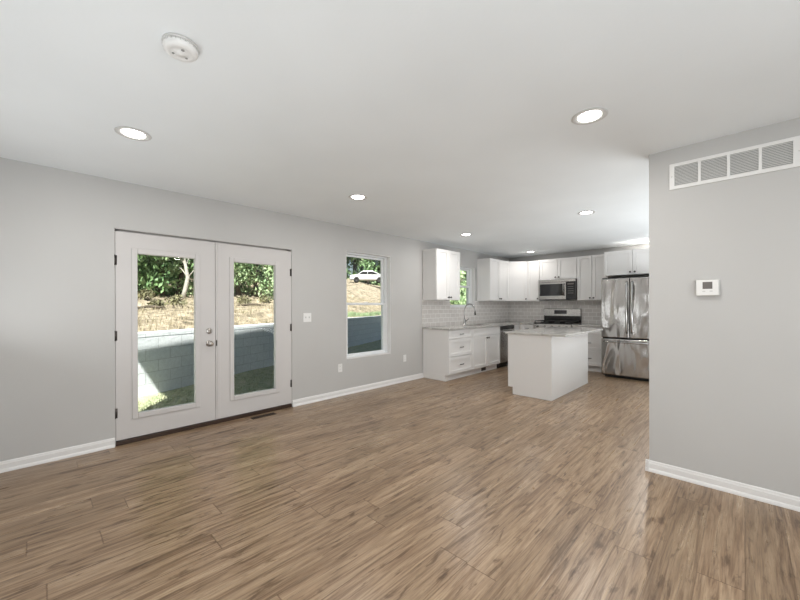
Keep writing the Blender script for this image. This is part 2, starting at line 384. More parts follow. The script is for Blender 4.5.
# ------------------------------------------------------------------ fronts helper: u along the front, v outward, z up
class Front:
    def __init__(s, axis, face, root): s.a = axis; s.f = face; s.r = root
    def T(s, u, v): return (s.f + v, u) if s.a == 'x' else (u, s.f - v)
    def mb(s, parent=None): return MB(off(parent or s.r))
    def box(s, m_, u0, u1, v0, v1, z0, z1):
        a = s.T(u0, v0); b = s.T(u1, v1); m_.box(a[0], b[0], a[1], b[1], z0, z1)
    def pt(s, u, v, z): a = s.T(u, v); return (a[0], a[1], z)
    def dirv(s): return (1, 0, 0) if s.a == 'x' else (0, -1, 0)
def shaker(F, name, u0, u1, z0, z1, th=.02, st=.055, mt='cabinet'):
    m_ = F.mb(); g = .003; u0 += g; u1 -= g; z0 += g; z1 -= g; v0 = .0012
    sr = min(st, (z1 - z0) * .27)
    F.box(m_, u0, u0 + st, v0, th, z0, z1); F.box(m_, u1 - st, u1, v0, th, z0, z1)
    F.box(m_, u0 + st, u1 - st, v0, th, z0, z0 + sr); F.box(m_, u0 + st, u1 - st, v0, th, z1 - sr, z1)
    F.box(m_, u0 + st, u1 - st, v0, th - .013, z0 + sr, z1 - sr)
    return m_.build(name, M[mt], F.r, bevel=.0012)
def knob(F, part, u, z, v=.02):
    m_ = MB(off(part)); m_.lathe(F.pt(u, v - .001, z), F.dirv(), [(0, 0), (.008, 0), (.0055, .004), (.0055, .012), (.012, .017), (.0165, .022), (.016, .028), (.010, .032), (0, .033)], 20)
    k = m_.build('knob', M['dark_nickel'], part, True)
def pull(F, part, u, z, w=.10, v=.02):
    m_ = MB(off(part)); pts = []
    for i in range(9):
        t = i / 8; pts.append(F.pt(u - w / 2 + w * t, v + .008 + .02 * math.sin(math.pi * t) ** .5, z))
    m_.tube(pts, [.007] * 9, 8)
    for s_ in (-1, 1): m_.tube([F.pt(u + s_ * w * .46, v - .001, z), F.pt(u + s_ * w * .46, v + .014, z)], .006, 8)
    m_.build('handle', M['dark_nickel'], part, True)
def carcass(name, label, cat, axis, face, u0, u1, depth, z0, z1, toe=False, group=None, notch=True, toe_rec=.06):
    c = face - depth / 2 if axis == 'x' else face + depth / 2
    loc = (c, (u0 + u1) / 2, z0 if not toe else 0) if axis == 'x' else ((u0 + u1) / 2, c, z0 if not toe else 0)
    r = thing(name, label, cat, loc, group); F = Front(axis, face, r); m_ = F.mb()
    if toe:
        F.box(m_, u0, u1, 0, -depth, .105, z1); F.box(m_, u0, u1, -toe_rec, -depth, .0005, .105)
    else: F.box(m_, u0, u1, 0, -depth, z0, z1)
    m_.build('cabinet_body', M['cabinet'], r, bevel=.001); return r, F
BG, UG, BD = 'white shaker base cabinets', 'white shaker wall cabinets', .02
CT = .90; CB = .870
FX = -3.575; WG = .004    # left run box face, gap to the wall
dep = FX - (LX + WG)
# left run
r, F = carcass('base_cabinet', 'white three-drawer base cabinet at the near end of the left counter', 'cabinet', 'x', FX, 4.825, 5.560, dep, 0, CB, True, BG)
for (a, b) in ((.715, .862), (.412, .708), (.118, .405)):
    d = shaker(F, 'drawer', 4.828, 5.557, a, b); pull(F, d, 5.195, (a + b) / 2 + (0 if b - a < .2 else .0))
r, F = carcass('base_cabinet', 'white sink base cabinet with two doors under the kitchen window', 'cabinet', 'x', FX, 5.562, 6.560, dep, 0, CB, True, BG)
shaker(F, 'false_drawer_front', 5.565, 6.557, .715, .862)
dl = shaker(F, 'cabinet_door', 5.565, 6.060, .118, .708); knob(F, dl, 6.03, .668); dr = shaker(F, 'cabinet_door', 6.062, 6.557, .118, .708); knob(F, dr, 6.092, .668)
m_ = F.mb(); 
for i in range(5): F.box(m_, 5.98, 6.12, -.0598, -.054, .030 + i * .011, .037 + i * .011)
F.box(m_, 5.97, 6.13, -.0598, -.056, .025, .085)
m_.build('toe_kick_vent', M['dark_nickel'], r)
# dishwasher
r = thing('dishwasher', 'stainless steel dishwasher beside the sink cabinet', 'dishwasher', (FX - dep / 2, 6.87, 0)); F = Front('x', FX, r)
m_ = F.mb(); F.box(m_, 6.565, 7.172, 0, -dep + .02, .11, CB - .002); F.box(m_, 6.565, 7.172, -.06, -dep + .02, .0005, .11); m_.build('body', M['black'], r)
m_ = F.mb(); F.box(m_, 6.567, 7.170, .001, .024, .118, .79); dd = m_.build('dishwasher_door', M['steel2'], r, bevel=.003)
m_ = F.mb(); F.box(m_, 6.567, 7.170, .001, .024, .795, .864); m_.build('control_panel', M['dark_glass'], r, bevel=.003)
m_ = MB(off(dd)); m_.tube([F.pt(6.62, .055, .745), F.pt(7.12, .055, .745)], .011, 12)
for u in (6.65, 7.09): m_.tube([F.pt(u, .0235, .745), F.pt(u, .05, .745)], .007, 8)
m_.build('handle', M['chrome'], dd, True)
# corner base
FY = 7.475; depb = YB - WG - FY
r = thing('base_cabinet', 'white corner base cabinet between the dishwasher and the stove', 'cabinet', (-3.7, 7.7, 0), BG); F = Front('y', FY, r)
m_ = F.mb(); m_.box(LX + WG, FX, 7.176, YB - WG, .105, CB); m_.box(FX, -3.245, FY, YB - WG, .105, CB); m_.box(LX + WG, FX - .06, 7.176, YB - WG, .0005, .105); m_.box(FX - .06, -3.245, FY + .06, YB - WG, .0005, .105)
m_.build('cabinet_body', M['cabinet'], r, bevel=.001)
d = shaker(F, 'drawer', -3.545, -3.248, .715, .862); pull(F, d, -3.396, .788, .08)
d = shaker(F, 'cabinet_door', -3.545, -3.248, .118, .708); knob(F, d, -3.275, .668)
# right of range
r, F = carcass('base_cabinet', 'white drawer base cabinet between the stove and the refrigerator', 'cabinet', 'y', FY, -2.462, -1.875, depb, 0, CB, True, BG)
for (a, b) in ((.715, .862), (.412, .708), (.118, .405)):
    d = shaker(F, 'drawer', -2.459, -1.878, a, b); pull(F, d, -2.165, (a + b) / 2)
# countertops
t = thing('countertop', 'L-shaped grey granite countertop along the window wall and corner', 'countertop', (-3.84, 6.4, CB), 'granite countertops')
m_ = MB(off(t)); x0, x1 = LX + .012, -3.535; sy0, sy1, sx0, sx1 = 5.75, 6.40, -3.93, -3.62; yb = YB - .012
zz = (CB + .0005, CT)
for b_ in ((x0, x1, 4.803, sy0), (x0, sx0, sy0, sy1), (sx1, x1, sy0, sy1), (x0, x1, sy1, yb), (x1, -3.242, 7.435, yb)): m_.box(*b_, *zz)
bmesh.ops.remove_doubles(m_.bm, verts=m_.bm.verts, dist=1e-5)
m_.build('slab', M['granite'], t)
m_ = MB(); m_.box(-2.466, -1.868, 7.435, yb, *zz); tag(m_.build('countertop', M['granite'], bevel=.003), 'short grey granite countertop between the stove and the refrigerator', 'countertop', 'granite countertops')
# sink
t = thing('kitchen_sink', 'stainless steel sink bowl set in the left counter below the faucet', 'sink', (-3.775, 6.075, .70))
m_ = MB(off(t)); w_ = .0015; zt = CT - .004; a = (sx0 + .001, sx1 - .001, sy0 + .001, sy1 - .001)
m_.box(a[0], a[1], a[2], a[3], .70, .703)
m_.box(a[0], a[0] + w_, a[2], a[3], .703, zt); m_.box(a[1] - w_, a[1], a[2], a[3], .703, zt); m_.box(a[0], a[1], a[2], a[2] + w_, .703, zt); m_.box(a[0], a[1], a[3] - w_, a[3], .703, zt)
m_.build('bowl', M['steel2'], t)
m_ = MB(off(t)); m_.lathe((-3.775, 6.075, .7031), (0, 0, 1), [(0, .002), (.03, .001), (.042, .004), (.045, 0)], 24); m_.build('drain', M['chrome'], t, True)
# faucet
t = thing('kitchen_faucet', 'tall chrome gooseneck faucet behind the sink', 'faucet', (-3.985, 5.93, CT))
fy = 5.93; fx = -3.985
m_ = MB(off(t)); m_.lathe((fx, fy, CT + .0005), (0, 0, 1), [(0, 0), (.030, 0), (.030, .006), (.025, .02), (.022, .08), (.020, .115), (.013, .13), (0, .13)], 24); m_.build('faucet_base', M['chrome'], t, True)
m_ = MB(off(t)); pts = [(fx, fy, CT + .12), (fx, fy, CT + .2), (fx, fy, CT + .29)]
for i in range(1, 15):
    an = math.pi * i / 14 * .97; pts.append((fx + .115 - .115 * math.cos(an), fy + .01 * i / 14, CT + .29 + .125 * math.sin(an)))
pts.append((fx + .236, fy + .011, CT + .255))
m_.tube(pts, .0115, 12); m_.build('spout', M['chrome'], t, True)
m_ = MB(off(t)); m_.tube([(fx + .234, fy + .011, CT + .268), (fx + .240, fy + .011, CT + .20)], [.015, .018], 14); m_.build('spray_head', M['dark_nickel'], t, True)
m_ = MB(off(t)); m_.tube([(fx + .005, fy + .015, CT + .075), (fx + .01, fy + .045, CT + .08)], .012, 12); m_.tube([(fx + .01, fy + .042, CT + .08), (fx + .05, fy + .075, CT + .125)], [.008, .006], 10); m_.build('lever', M['dark_nickel'], t, True)

# wall cabinets
UZ0, UZ1 = 1.387, 2.283; UX = -3.835; ud = UX - (LX + WG)
r, F = carcass('wall_cabinet', 'white two-door wall cabinet standing alone left of the kitchen window', 'cabinet', 'x', UX, 4.825, 5.535, ud, UZ0, UZ1, group=UG)
d = shaker(F, 'cabinet_door', 4.827, 5.188, UZ0, UZ1); knob(F, d, 5.156, UZ0 + .047); d = shaker(F, 'cabinet_door', 5.190, 5.533, UZ0, UZ1); knob(F, d, 5.223, UZ0 + .047)
r, F = carcass('wall_cabinet', 'white two-door wall cabinet right of the kitchen window', 'cabinet', 'x', UX, 6.620, 7.441, ud, UZ0, UZ1, group=UG)
d = shaker(F, 'cabinet_door', 6.622, 7.030, UZ0, UZ1); knob(F, d, 6.997, UZ0 + .047); d = shaker(F, 'cabinet_door', 7.032, 7.439, UZ0, UZ1); knob(F, d, 7.066, UZ0 + .047)
UY = 7.745; udb = YB - WG - UY
# diagonal corner cabinet: body prism plus a door hung on its slanted face
ca, cb = Vector((UX, 7.444)), Vector((-3.534, UY))
r = thing('wall_cabinet', 'white diagonal corner wall cabinet with a single slanted door', 'cabinet', (-3.95, 7.85, UZ0), UG)
m_ = MB(off(r)); m_.prism([tuple(ca), tuple(cb), (cb.x, YB - WG), (LX + WG, YB - WG), (LX + WG, ca.y)], 'z', UZ0, UZ1); m_.build('cabinet_body', M['cabinet'], r, bevel=.001)
W_ = (cb - ca).length; q = bpy.data.objects.new('door_hinge_line', None)
dg_ = math.atan2(cb.y - ca.y, cb.x - ca.x)
m_ = MB(); st_ = .055
for b_ in ((.004, st_, .0012, .02, .002, UZ1 - UZ0 - .002), (W_ - st_, W_ - .004, .0012, .02, .002, UZ1 - UZ0 - .002), (st_, W_ - st_, .0012, .02, .002, st_), (st_, W_ - st_, .0012, .02, UZ1 - UZ0 - st_, UZ1 - UZ0 - .002), (st_, W_ - st_, .0012, .008, st_, UZ1 - UZ0 - st_)):
    m_.box(b_[0], b_[1], -b_[2], -b_[3], b_[4], b_[5])
d = m_.build('cabinet_door', M['cabinet'], r, bevel=.0012); d.location = (ca.x - r.location.x, ca.y - r.location.y, 0); d.rotation_euler = (0, 0, dg_)
m_ = MB(); m_.lathe((W_ - .036, -.0195, .047), (0, -1, 0), [(0, 0), (.008, 0), (.0055, .004), (.0055, .012), (.012, .017), (.0165, .022), (.016, .028), (.010, .032), (0, .033)], 20); m_.build('knob', M['dark_nickel'], d, True)
bpy.data.objects.remove(q)
r, F = carcass('wall_cabinet', 'white single-door wall cabinet directly left of the microwave', 'cabinet', 'y', UY, -3.531, -3.236, udb, UZ0, UZ1, group=UG)
d = shaker(F, 'cabinet_door', -3.527, -3.238, UZ0, UZ1); knob(F, d, -3.27, UZ0 + .047)
r, F = carcass('wall_cabinet', 'short white two-door wall cabinet above the microwave', 'cabinet', 'y', UY, -3.234, -2.466, udb, 1.838, UZ1, group=UG)
d = shaker(F, 'cabinet_door', -3.232, -2.851, 1.838, UZ1); knob(F, d, -2.887, 1.885); d = shaker(F, 'cabinet_door', -2.849, -2.468, 1.838, UZ1); knob(F, d, -2.815, 1.885)
r, F = carcass('wall_cabinet', 'tall white two-door wall cabinet between the microwave and the refrigerator', 'cabinet', 'y', UY, -2.464, -1.896, udb, UZ0, UZ1, group=UG)
d = shaker(F, 'cabinet_door', -2.462, -2.181, UZ0, UZ1); knob(F, d, -2.213, UZ0 + .047); d = shaker(F, 'cabinet_door', -2.179, -1.898, UZ0, UZ1); knob(F, d, -2.147, UZ0 + .047)
r, F = carcass('wall_cabinet', 'wide deep white two-door cabinet mounted above the refrigerator', 'cabinet', 'y', 7.465, -1.893, -.978, YB - WG - 7.465, 1.835, UZ1, group=UG)
d = shaker(F, 'cabinet_door', -1.891, -1.4365, 1.835, UZ1); knob(F, d, -1.471, 1.882); d = shaker(F, 'cabinet_door', -1.4345, -.980, 1.835, UZ1); knob(F, d, -1.400, 1.882)

# backsplash
t = thing('tile_backsplash', 'glossy pale grey subway tile backsplash around the corner above the counters', 'backsplash', (LX + .006, YB - .006, CT))
m_ = MB(off(t)); tx0, tx1 = LX + .0008, LX + .010
for b_ in ((4.805, W2[0] - .001, CT + .001, UZ0 - .001), (W2[0] - .001, W2[1] + .001, CT + .001, W2[2] - .001), (W2[1] + .001, YB - .001, CT + .001, UZ0 - .001)):
    m_.box(tx0, tx1, *b_)
bmesh.ops.remove_doubles(m_.bm, verts=m_.bm.verts, dist=1e-5)
o = m_.build('tile_field', M['tile_x'], t)
m_ = MB(off(t)); m_.box(LX + .0102, -1.868, YB - .010, YB - .0008, CT + .001, UZ0 - .001); m_.build('tile_field', M['tile_y'], t)

# microwave
t = thing('microwave', 'stainless over-the-range microwave with dark glass door', 'microwave', (-2.85, 7.85, 1.402)); F = Front('y', 7.685, t)
u0, u1, z0, z1 = -3.228, -2.470, 1.402, 1.834
m_ = F.mb(); F.box(m_, u0, u1, 0, -(YB - .011 - 7.685), z0, z1); m_.build('body', M['black'], t, bevel=.002)
m_ = F.mb(); F.box(m_, u0, u1, .001, .03, z1 - .055, z1 - .002)
m_.build('vent_panel', M['steel2'], t, bevel=.003)
m_ = F.mb(); us = u0 + .575; za, zb = z0 + .012, z1 - .060
F.box(m_, u0, us, .001, .032, za, za + .075); F.box(m_, u0, us, .001, .032, zb - .035, zb); F.box(m_, u0, u0 + .03, .001, .032, za + .075, zb - .035); F.box(m_, us - .03, us, .001, .032, za + .075, zb - .035)
dr = m_.build('microwave_door', M['steel2'], t, bevel=.002)
m_ = MB(off(dr)); F.box(m_, u0 + .03, us - .03, .002, .028, za + .075, zb - .035); m_.build('door_glass', M['dark_glass'], dr)
m_ = MB(off(dr)); m_.tube([F.pt(us - .045, .062, za + .07), F.pt(us - .045, .062, zb - .02)], .010, 12)
for z in (za + .09, zb - .04): m_.tube([F.pt(us - .045, .031, z), F.pt(us - .045, .058, z)], .007, 8)
m_.build('handle', M['chrome'], dr, True)
m_ = F.mb(); F.box(m_, us + .003, u1, .001, .030, za, zb); cp = m_.build('control_panel', M['dark_glass'], t, bevel=.002)
m_ = MB(off(cp)); F.box(m_, us + .03, u1 - .03, .0302, .031, zb - .06, zb - .03); m_.build('display', M['lcd'], cp)
for i in range(4):
    m_ = MB(off(cp)); F.box(m_, us + .035, u1 - .035, .0302, .0312, zb - .11 - i * .045, zb - .09 - i * .045); m_.build('button_row', M['dim_key'], cp)

# range
t = thing('gas_range', 'stainless steel gas range with black cooktop and grates', 'stove', (-2.85, 7.7, 0)); F = Front('y', 7.43, t)
u0, u1 = -3.236, -2.470; dpt = YB - .014 - 7.43
m_ = F.mb(); F.box(m_, u0, u1, 0, -dpt, .06, .900); F.box(m_, u0 + .02, u1 - .02, -.04, -dpt, .0005, .06); m_.build('body', M['steel2'], t)
m_ = F.mb(); F.box(m_, u0, u1, .018, -dpt + .07, .9005, .918); m_.build('cooktop', M['black'], t, bevel=.004)
m_ = F.mb(); F.box(m_, u0, u1, .001, .030, .80, .898); pn = m_.build('control_panel', M['steel2'], t, bevel=.004)
for i in range(5):
    m_ = MB(off(pn)); m_.lathe(F.pt(u0 + .09 + i * .1465, .030, .848), F.dirv(), [(0, 0), (.024, 0), (.024, .006), (.019, .010), (.018, .034), (.014, .037), (0, .037)], 20); m_.build('knob', M['chrome'], pn, True)
m_ = F.mb(); F.box(m_, u0 + .004, u1 - .004, .001, .034, .235, .790); od = m_.build('oven_door', M['steel2'], t, bevel=.004)
m_ = MB(off(od)); F.box(m_, u0 + .09, u1 - .09, .0342, .036, .34, .64); m_.build('oven_window', M['dark_glass'], od)
m_ = MB(off(od)); m_.tube([F.pt(u0 + .05, .078, .735), F.pt(u1 - .05, .078, .735)], .013, 12)
for u in (u0 + .08, u1 - .08): m_.tube([F.pt(u, .033, .735), F.pt(u, .075, .735)], .009, 8)
m_.build('handle', M['chrome'], od, True)
m_ = F.mb(); F.box(m_, u0 + .004, u1 - .004, .001, .030, .065, .225); m_.build('storage_drawer', M['steel2'], t, bevel=.004)
# backguard: lower dark part and upper stainless console
m_ = F.mb(); F.box(m_, u0, u1, -dpt + .065, -dpt, .9005, 1.055); m_.build('backguard', M['black'], t, bevel=.003)
m_ = F.mb(); a = F.pt(0, -dpt + .085, 0)[1]; b = F.pt(0, -dpt, 0)[1]
m_.prism([(a, 1.055), (a + .012, 1.205), (a + .02, 1.215), (b, 1.215), (b, 1.055)], 'x', u0, u1); con = m_.build('console', M['steel2'], t, bevel=.003)
m_ = MB(off(con)); m_.prism([(a - .0005, 1.100), (a + .0065, 1.180), (a + .012, 1.180), (a + .006, 1.100)], 'x', -3.005, -2.745); m_.build('display', M['dark_glass'], con)
for gx in (-3.105, -2.853, -2.601):
    m_ = F.mb(); zt = .962
    hx = .120; ya, yb2 = 7.45, 7.93
    for u in (gx - hx + .006, gx + hx - .006): m_.box(u - .006, u + .006, ya, yb2, zt - .012, zt)
    for y in (ya + .006, (ya + yb2) / 2, yb2 - .006, (ya * 3 + yb2) / 4, (ya + yb2 * 3) / 4): m_.box(gx - hx, gx + hx, y - .005, y + .005, zt - .012, zt)
    for u in (gx - hx + .006, gx + hx - .006):
        for y in (ya + .006, yb2 - .006): m_.box(u - .007, u + .007, y - .007, y + .007, .9182, zt - .005)
    m_.build('grate', M['iron'], t)
for (bx, by) in ((-3.105, 7.57), (-3.105, 7.81), (-2.601, 7.57), (-2.601, 7.81), (-2.853, 7.69)):
    m_ = F.mb(); m_.lathe((bx, by, .9182), (0, 0, 1), [(0, 0), (.045, 0), (.042, .008), (.034, .009), (.034, .017), (.028, .020), (0, .020)], 20); m_.build('burner', M['iron'], t, True)

# refrigerator
t = thing('refrigerator', 'stainless steel French-door refrigerator with bottom freezer drawer', 'refrigerator', (-1.41, 7.6, 0)); FF = 7.165; F = Front('y', FF, t)
u0, u1 = -1.850, -.975; um = -1.413
m_ = F.mb(); F.box(m_, u0 + .006, u1 - .006, 0, -(YB - .03 - FF), .03, 1.735); F.box(m_, u0 + .04, u1 - .04, .0, -.5, .0005, .03)
m_.build('cabinet_body', M['gap'], t)
for nm, a, b, hu in (('refrigerator_door', u0, um - .003, um - .040), ('refrigerator_door', um + .003, u1, um + .040)):
    m_ = F.mb(); F.box(m_, a, b, .008, .075, .715, 1.752); dd = m_.build(nm, M['steel'], t, bevel=.010)
    m_ = MB(off(dd)); m_.tube([F.pt(hu, .078, .80), F.pt(hu, .118, .83), F.pt(hu, .120, 1.25), F.pt(hu, .118, 1.66), F.pt(hu, .078, 1.69)], .013, 12)
    m_.build('handle', M['chrome'], dd, True)
m_ = F.mb(); F.box(m_, u0, u1, .008, .075, .055, .690); dd = m_.build('freezer_drawer', M['steel'], t, bevel=.010)
m_ = MB(off(dd)); m_.tube([F.pt(u0 + .05, .074, .640), F.pt(u0 + .07, .120, .640), F.pt(um, .122, .640), F.pt(u1 - .07, .120, .640), F.pt(u1 - .05, .074, .640)], .014, 12)
m_.build('handle', M['chrome'], dd, True)
for u in (u0 + .05, u1 - .05):
    m_ = F.mb(); F.box(m_, u - .04, u + .04, .0, .06, 1.7525, 1.768); m_.build('hinge_cover', M['black'], t, bevel=.003)

# island
ix0, ix1, iy0, iy1 = -2.485, -1.853, 4.812, 6.345
r = thing('kitchen_island', 'white kitchen island cabinet with plain panelled end and back', 'island', ((ix0 + ix1) / 2, (iy0 + iy1) / 2, 0))
m_ = MB(off(r)); m_.box(ix0 + .02, ix1 - .012, iy0 + .012, iy1 - .012, .105, CB); m_.box(ix0 + .075, ix1 - .012, iy0 + .012, iy1 - .012, .0005, .105); m_.build('cabinet_body', M['cabinet'], r)
m_ = MB(off(r)); m_.prism([(ix0 + .075, .0005), (ix1, .0005), (ix1, CB), (ix0 + .004, CB), (ix0 + .004, .105), (ix0 + .075, .105)], 'y', iy0, iy0 + .0115); e = m_.build('end_panel', M['cabinet'], r, bevel=.001)
for (a, b, c) in ((ix1 - .055, ix1 + .001, .0005), (ix0 + .004, ix0 + .026, .105)):
    m_ = MB(off(e)); m_.box(a, b, iy0 - .003, iy0 - .0002, c, CB - .001); m_.build('corner_strip', M['cabinet'], e)
m_ = MB(off(r)); m_.prism([(ix0 + .075, .0005), (ix1, .0005), (ix1, CB), (ix0 + .004, CB), (ix0 + .004, .105), (ix0 + .075, .105)], 'y', iy1 - .0115, iy1); m_.build('end_panel', M['cabinet'], r)
m_ = MB(off(r)); m_.box(ix1 - .0115, ix1, iy0 + .0125, iy1 - .0125, .0005, CB); m_.build('back_panel', M['cabinet'], r)
for k in range(3):   # doors facing the sink run
    a = iy0 + .014 + k * .503; b = a + .499
    for (p, q) in ((.715, .862), (.118, .708)):
        m_ = MB(off(r)); v0, v1 = ix0 + .019, ix0
        m_.box(v1, v0, a, a + .055, p, q); m_.box(v1, v0, b - .055, b, p, q); s_ = .04 if q - p < .2 else .055
        m_.box(v1, v0, a + .055, b - .055, p, p + s_); m_.box(v1, v0, a + .055, b - .055, q - s_, q); m_.box(v1 + .01, v0, a + .055, b - .055, p + s_, q - s_)
        dd = m_.build('drawer' if q - p < .2 else 'cabinet_door', M['cabinet'], r)
        m_ = MB(off(dd)); zc = (p + q) / 2 if q - p < .2 else .66
        m_.lathe((v1 + .001, (a + b) / 2, zc), (-1, 0, 0), [(0, 0), (.008, 0), (.0055, .012), (.0165, .022), (.010, .032), (0, .033)], 16); m_.build('knob', M['dark_nickel'], dd, True)
m_ = MB(); m_.box(-2.515, -1.665, 4.785, 6.49, CB + .0005, CT); tag(m_.build('countertop', M['granite'], bevel=.004), 'grey granite slab countertop overhanging the kitchen island', 'countertop', 'granite countertops')

# ------------------------------------------------------------------ wall and ceiling fixtures
# return air grille
t = thing('return_air_grille', 'long white return air grille high on the right wall', 'vent', (-.07, YR, 2.135)); F = Front('y', YR, t)
gz0, gz1 = 2.137, 2.326; cols = [(-.372, -.238), (-.222, -.086), (-.070, .066), (.082, .218)]
m_ = F.mb(); zi0, zi1 = gz0 + .022, gz1 - .022
F.box(m_, -.401, .262, .0005, .009, gz0, zi0); F.box(m_, -.401, .262, .0005, .009, zi1, gz1); F.box(m_, -.401, -.372, .0005, .009, zi0, zi1); F.box(m_, .218, .262, .0005, .009, zi0, zi1)
for (a, b), (c, d) in zip(cols, cols[1:]): F.box(m_, b, c, .0005, .009, zi0, zi1)
fr = m_.build('frame', M['plastic'], t)
m_ = F.mb(); F.box(m_, -.372, .218, .0003, .0008, zi0, zi1); m_.build('backing', M['duct'], t)
for a, b in cols:
    m_ = F.mb(); n = 14
    for i in range(n):
        z = zi0 + (i + .5) * (zi1 - zi0) / n
        y0_ = YR - .0012; y1_ = YR - .0075
        m_.prism([(y0_, z + .0005), (y1_, z - .005), (y1_, z - .0035), (y0_, z + .0025)], 'x', a, b)
    m_.build('louvers', M['plastic'], t)
for u in (-.387, .243):
    m_ = F.mb(); m_.lathe(F.pt(u, .0088, (gz0 + gz1) / 2), F.dirv(), [(0, 0), (.004, 0), (.003, .0015), (0, .002)], 12); m_.build('screw', M['plastic_dim'], t, True)
# thermostat
t = thing('thermostat', 'white wall thermostat with small grey screen', 'thermostat', (-.186, YR, 1.345)); F = Front('y', YR, t)
m_ = F.mb(); F.box(m_, -.249, -.122, .0005, .008, 1.343, 1.458); m_.build('wall_plate', M['plastic_dim'], t, bevel=.002)
m_ = F.mb(); F.box(m_, -.247, -.128, .008, .032, 1.347, 1.456); b_ = m_.build('body', M['plastic'], t, bevel=.004)
m_ = F.mb(); F.box(m_, -.212, -.160, .0315, .0328, 1.392, 1.441); m_.build('screen', M['lcd'], t)
for u in (-.205, -.167):
    m_ = F.mb(); F.box(m_, u - .008, u + .008, .0315, .034, 1.372, 1.380); m_.build('button', M['plastic_dim'], t, bevel=.001)
# switch and outlets
t = thing('light_switch', 'white double light switch plate right of the French doors', 'switch', (LX, 2.487, 1.071)); F = Front('x', LX, t)
m_ = F.mb(); F.box(m_, 2.428, 2.546, .0005, .007, 1.073, 1.191); m_.build('plate', M['plastic'], t, bevel=.002)
for u in (2.462, 2.512):
    m_ = F.mb(); F.box(m_, u - .005, u + .005, .0068, .018, 1.124, 1.146); m_.build('toggle', M['plastic_dim'], t, bevel=.002)
def outlet(yc, zc, lab):
    t = thing('wall_outlet', lab, 'outlet', (LX, yc, zc - .058), 'wall outlets on the window wall'); F = Front('x', LX, t)
    m_ = F.mb(); F.box(m_, yc - .036, yc + .036, .0005, .006, zc - .058, zc + .058); m_.build('plate', M['plastic'], t, bevel=.002)
    for s_ in (-1, 1):
        m_ = F.mb(); F.box(m_, yc - .016, yc + .016, .0058, .008, zc + s_ * .024 - .014, zc + s_ * .024 + .014); q = m_.build('receptacle', M['plastic'], t, bevel=.002)
        m_ = MB(off(q))
        for k in (-.006, .006): F.box(m_, yc + k - .001, yc + k + .001, .0081, .0084, zc + s_ * .024 - .003, zc + s_ * .024 + .006)
        m_.build('slots', M['gap'], q)
outlet(3.013, .400, 'white wall outlet below and left of the living room window')
outlet(4.350, .396, 'white wall outlet right of the living room window')
# floor register
t = thing('floor_register', 'small brown metal floor register in front of the French doors', 'vent', (-4.02, 1.845, 0))
m_ = MB(off(t)); ra = (-4.055, -3.985, 1.705, 1.985)
m_.box(ra[0], ra[1], ra[2], ra[3], .0005, .0025); m_.build('base', M['gap'], t)
m_ = MB(off(t)); m_.box(ra[0], ra[0] + .008, ra[2], ra[3], .0026, .006); m_.box(ra[1] - .008, ra[1], ra[2], ra[3], .0026, .006)
for i in range(18): y = ra[2] + (i + .1) * .28 / 18; m_.box(ra[0] + .008, ra[1] - .008, y, y + .006, .0026, .006)
m_.build('grille', M['bronze'], t)

# recessed lights
def make_light(loc, label, power=9):
    t = thing('recessed_light', label, 'ceiling light', loc, 'round recessed ceiling lights')
    m_ = MB(); m_.lathe((0, 0, 0), (0, 0, -1), [(.098, .0004), (.101, .003), (.097, .006), (.085, .008), (.080, .006), (.066, .003), (.0635, .0004)], 40); a_ = m_.build('trim_ring', M['plastic_dim'], t, True)
    m_ = MB(); m_.lathe((0, 0, 0), (0, 0, -1), [(.063, .0004), (.063, .004), (.045, .0055), (0, .006)], 40); d_ = m_.build('lamp_diffuser', M['lamp'], t, True)
    return t
def lamp_for(loc, power):
    l = bpy.data.lights.new('recessed_lamp', 'AREA'); l.shape = 'DISK'; l.size = .12; l.energy = power; l.color = (1, .97, .93)
    o = bpy.data.objects.new('recessed_lamp', l); C.objects.link(o); o.location = (loc[0], loc[1], H - .009); return o
LP = [((-2.934, .457), 'round recessed ceiling light above the left French door'),
      ((-2.944, 2.389), 'round recessed ceiling light in front of the living room window'),
      ((-.680, 2.369), 'round recessed ceiling light nearest the right wall'),
      ((-1.412, 4.791), 'round recessed ceiling light above the kitchen island end'),
      ((-3.243, 4.874), 'round recessed ceiling light by the lone wall cabinet'),
      ((-3.288, 7.400), 'farthest round recessed ceiling light, above the corner cabinets'),
      ((-1.08, 7.58), 'round recessed ceiling light above the refrigerator cabinet'),
      ((-.68, .457), 'round recessed ceiling light overhead near the front wall'),
      ((1.5, .457), 'round recessed ceiling light in the front east corner of the room'),
      ((1.5, 2.369), 'round recessed ceiling light in the east half of the room')]
first = None
for i, (p, lab) in enumerate(LP):
    loc = (p[0], p[1], H)
    if first is None: first = make_light(loc, lab); kids = list(first.children)
    else:
        q = first.copy(); C.objects.link(q); q.location = loc; q['label'] = lab
        for ch in kids: c = ch.copy(); C.objects.link(c); c.parent = q
    lamp_for(p, (9, 9, 9, 11, 9, 3.5, 24, 9, 9, 9)[i])

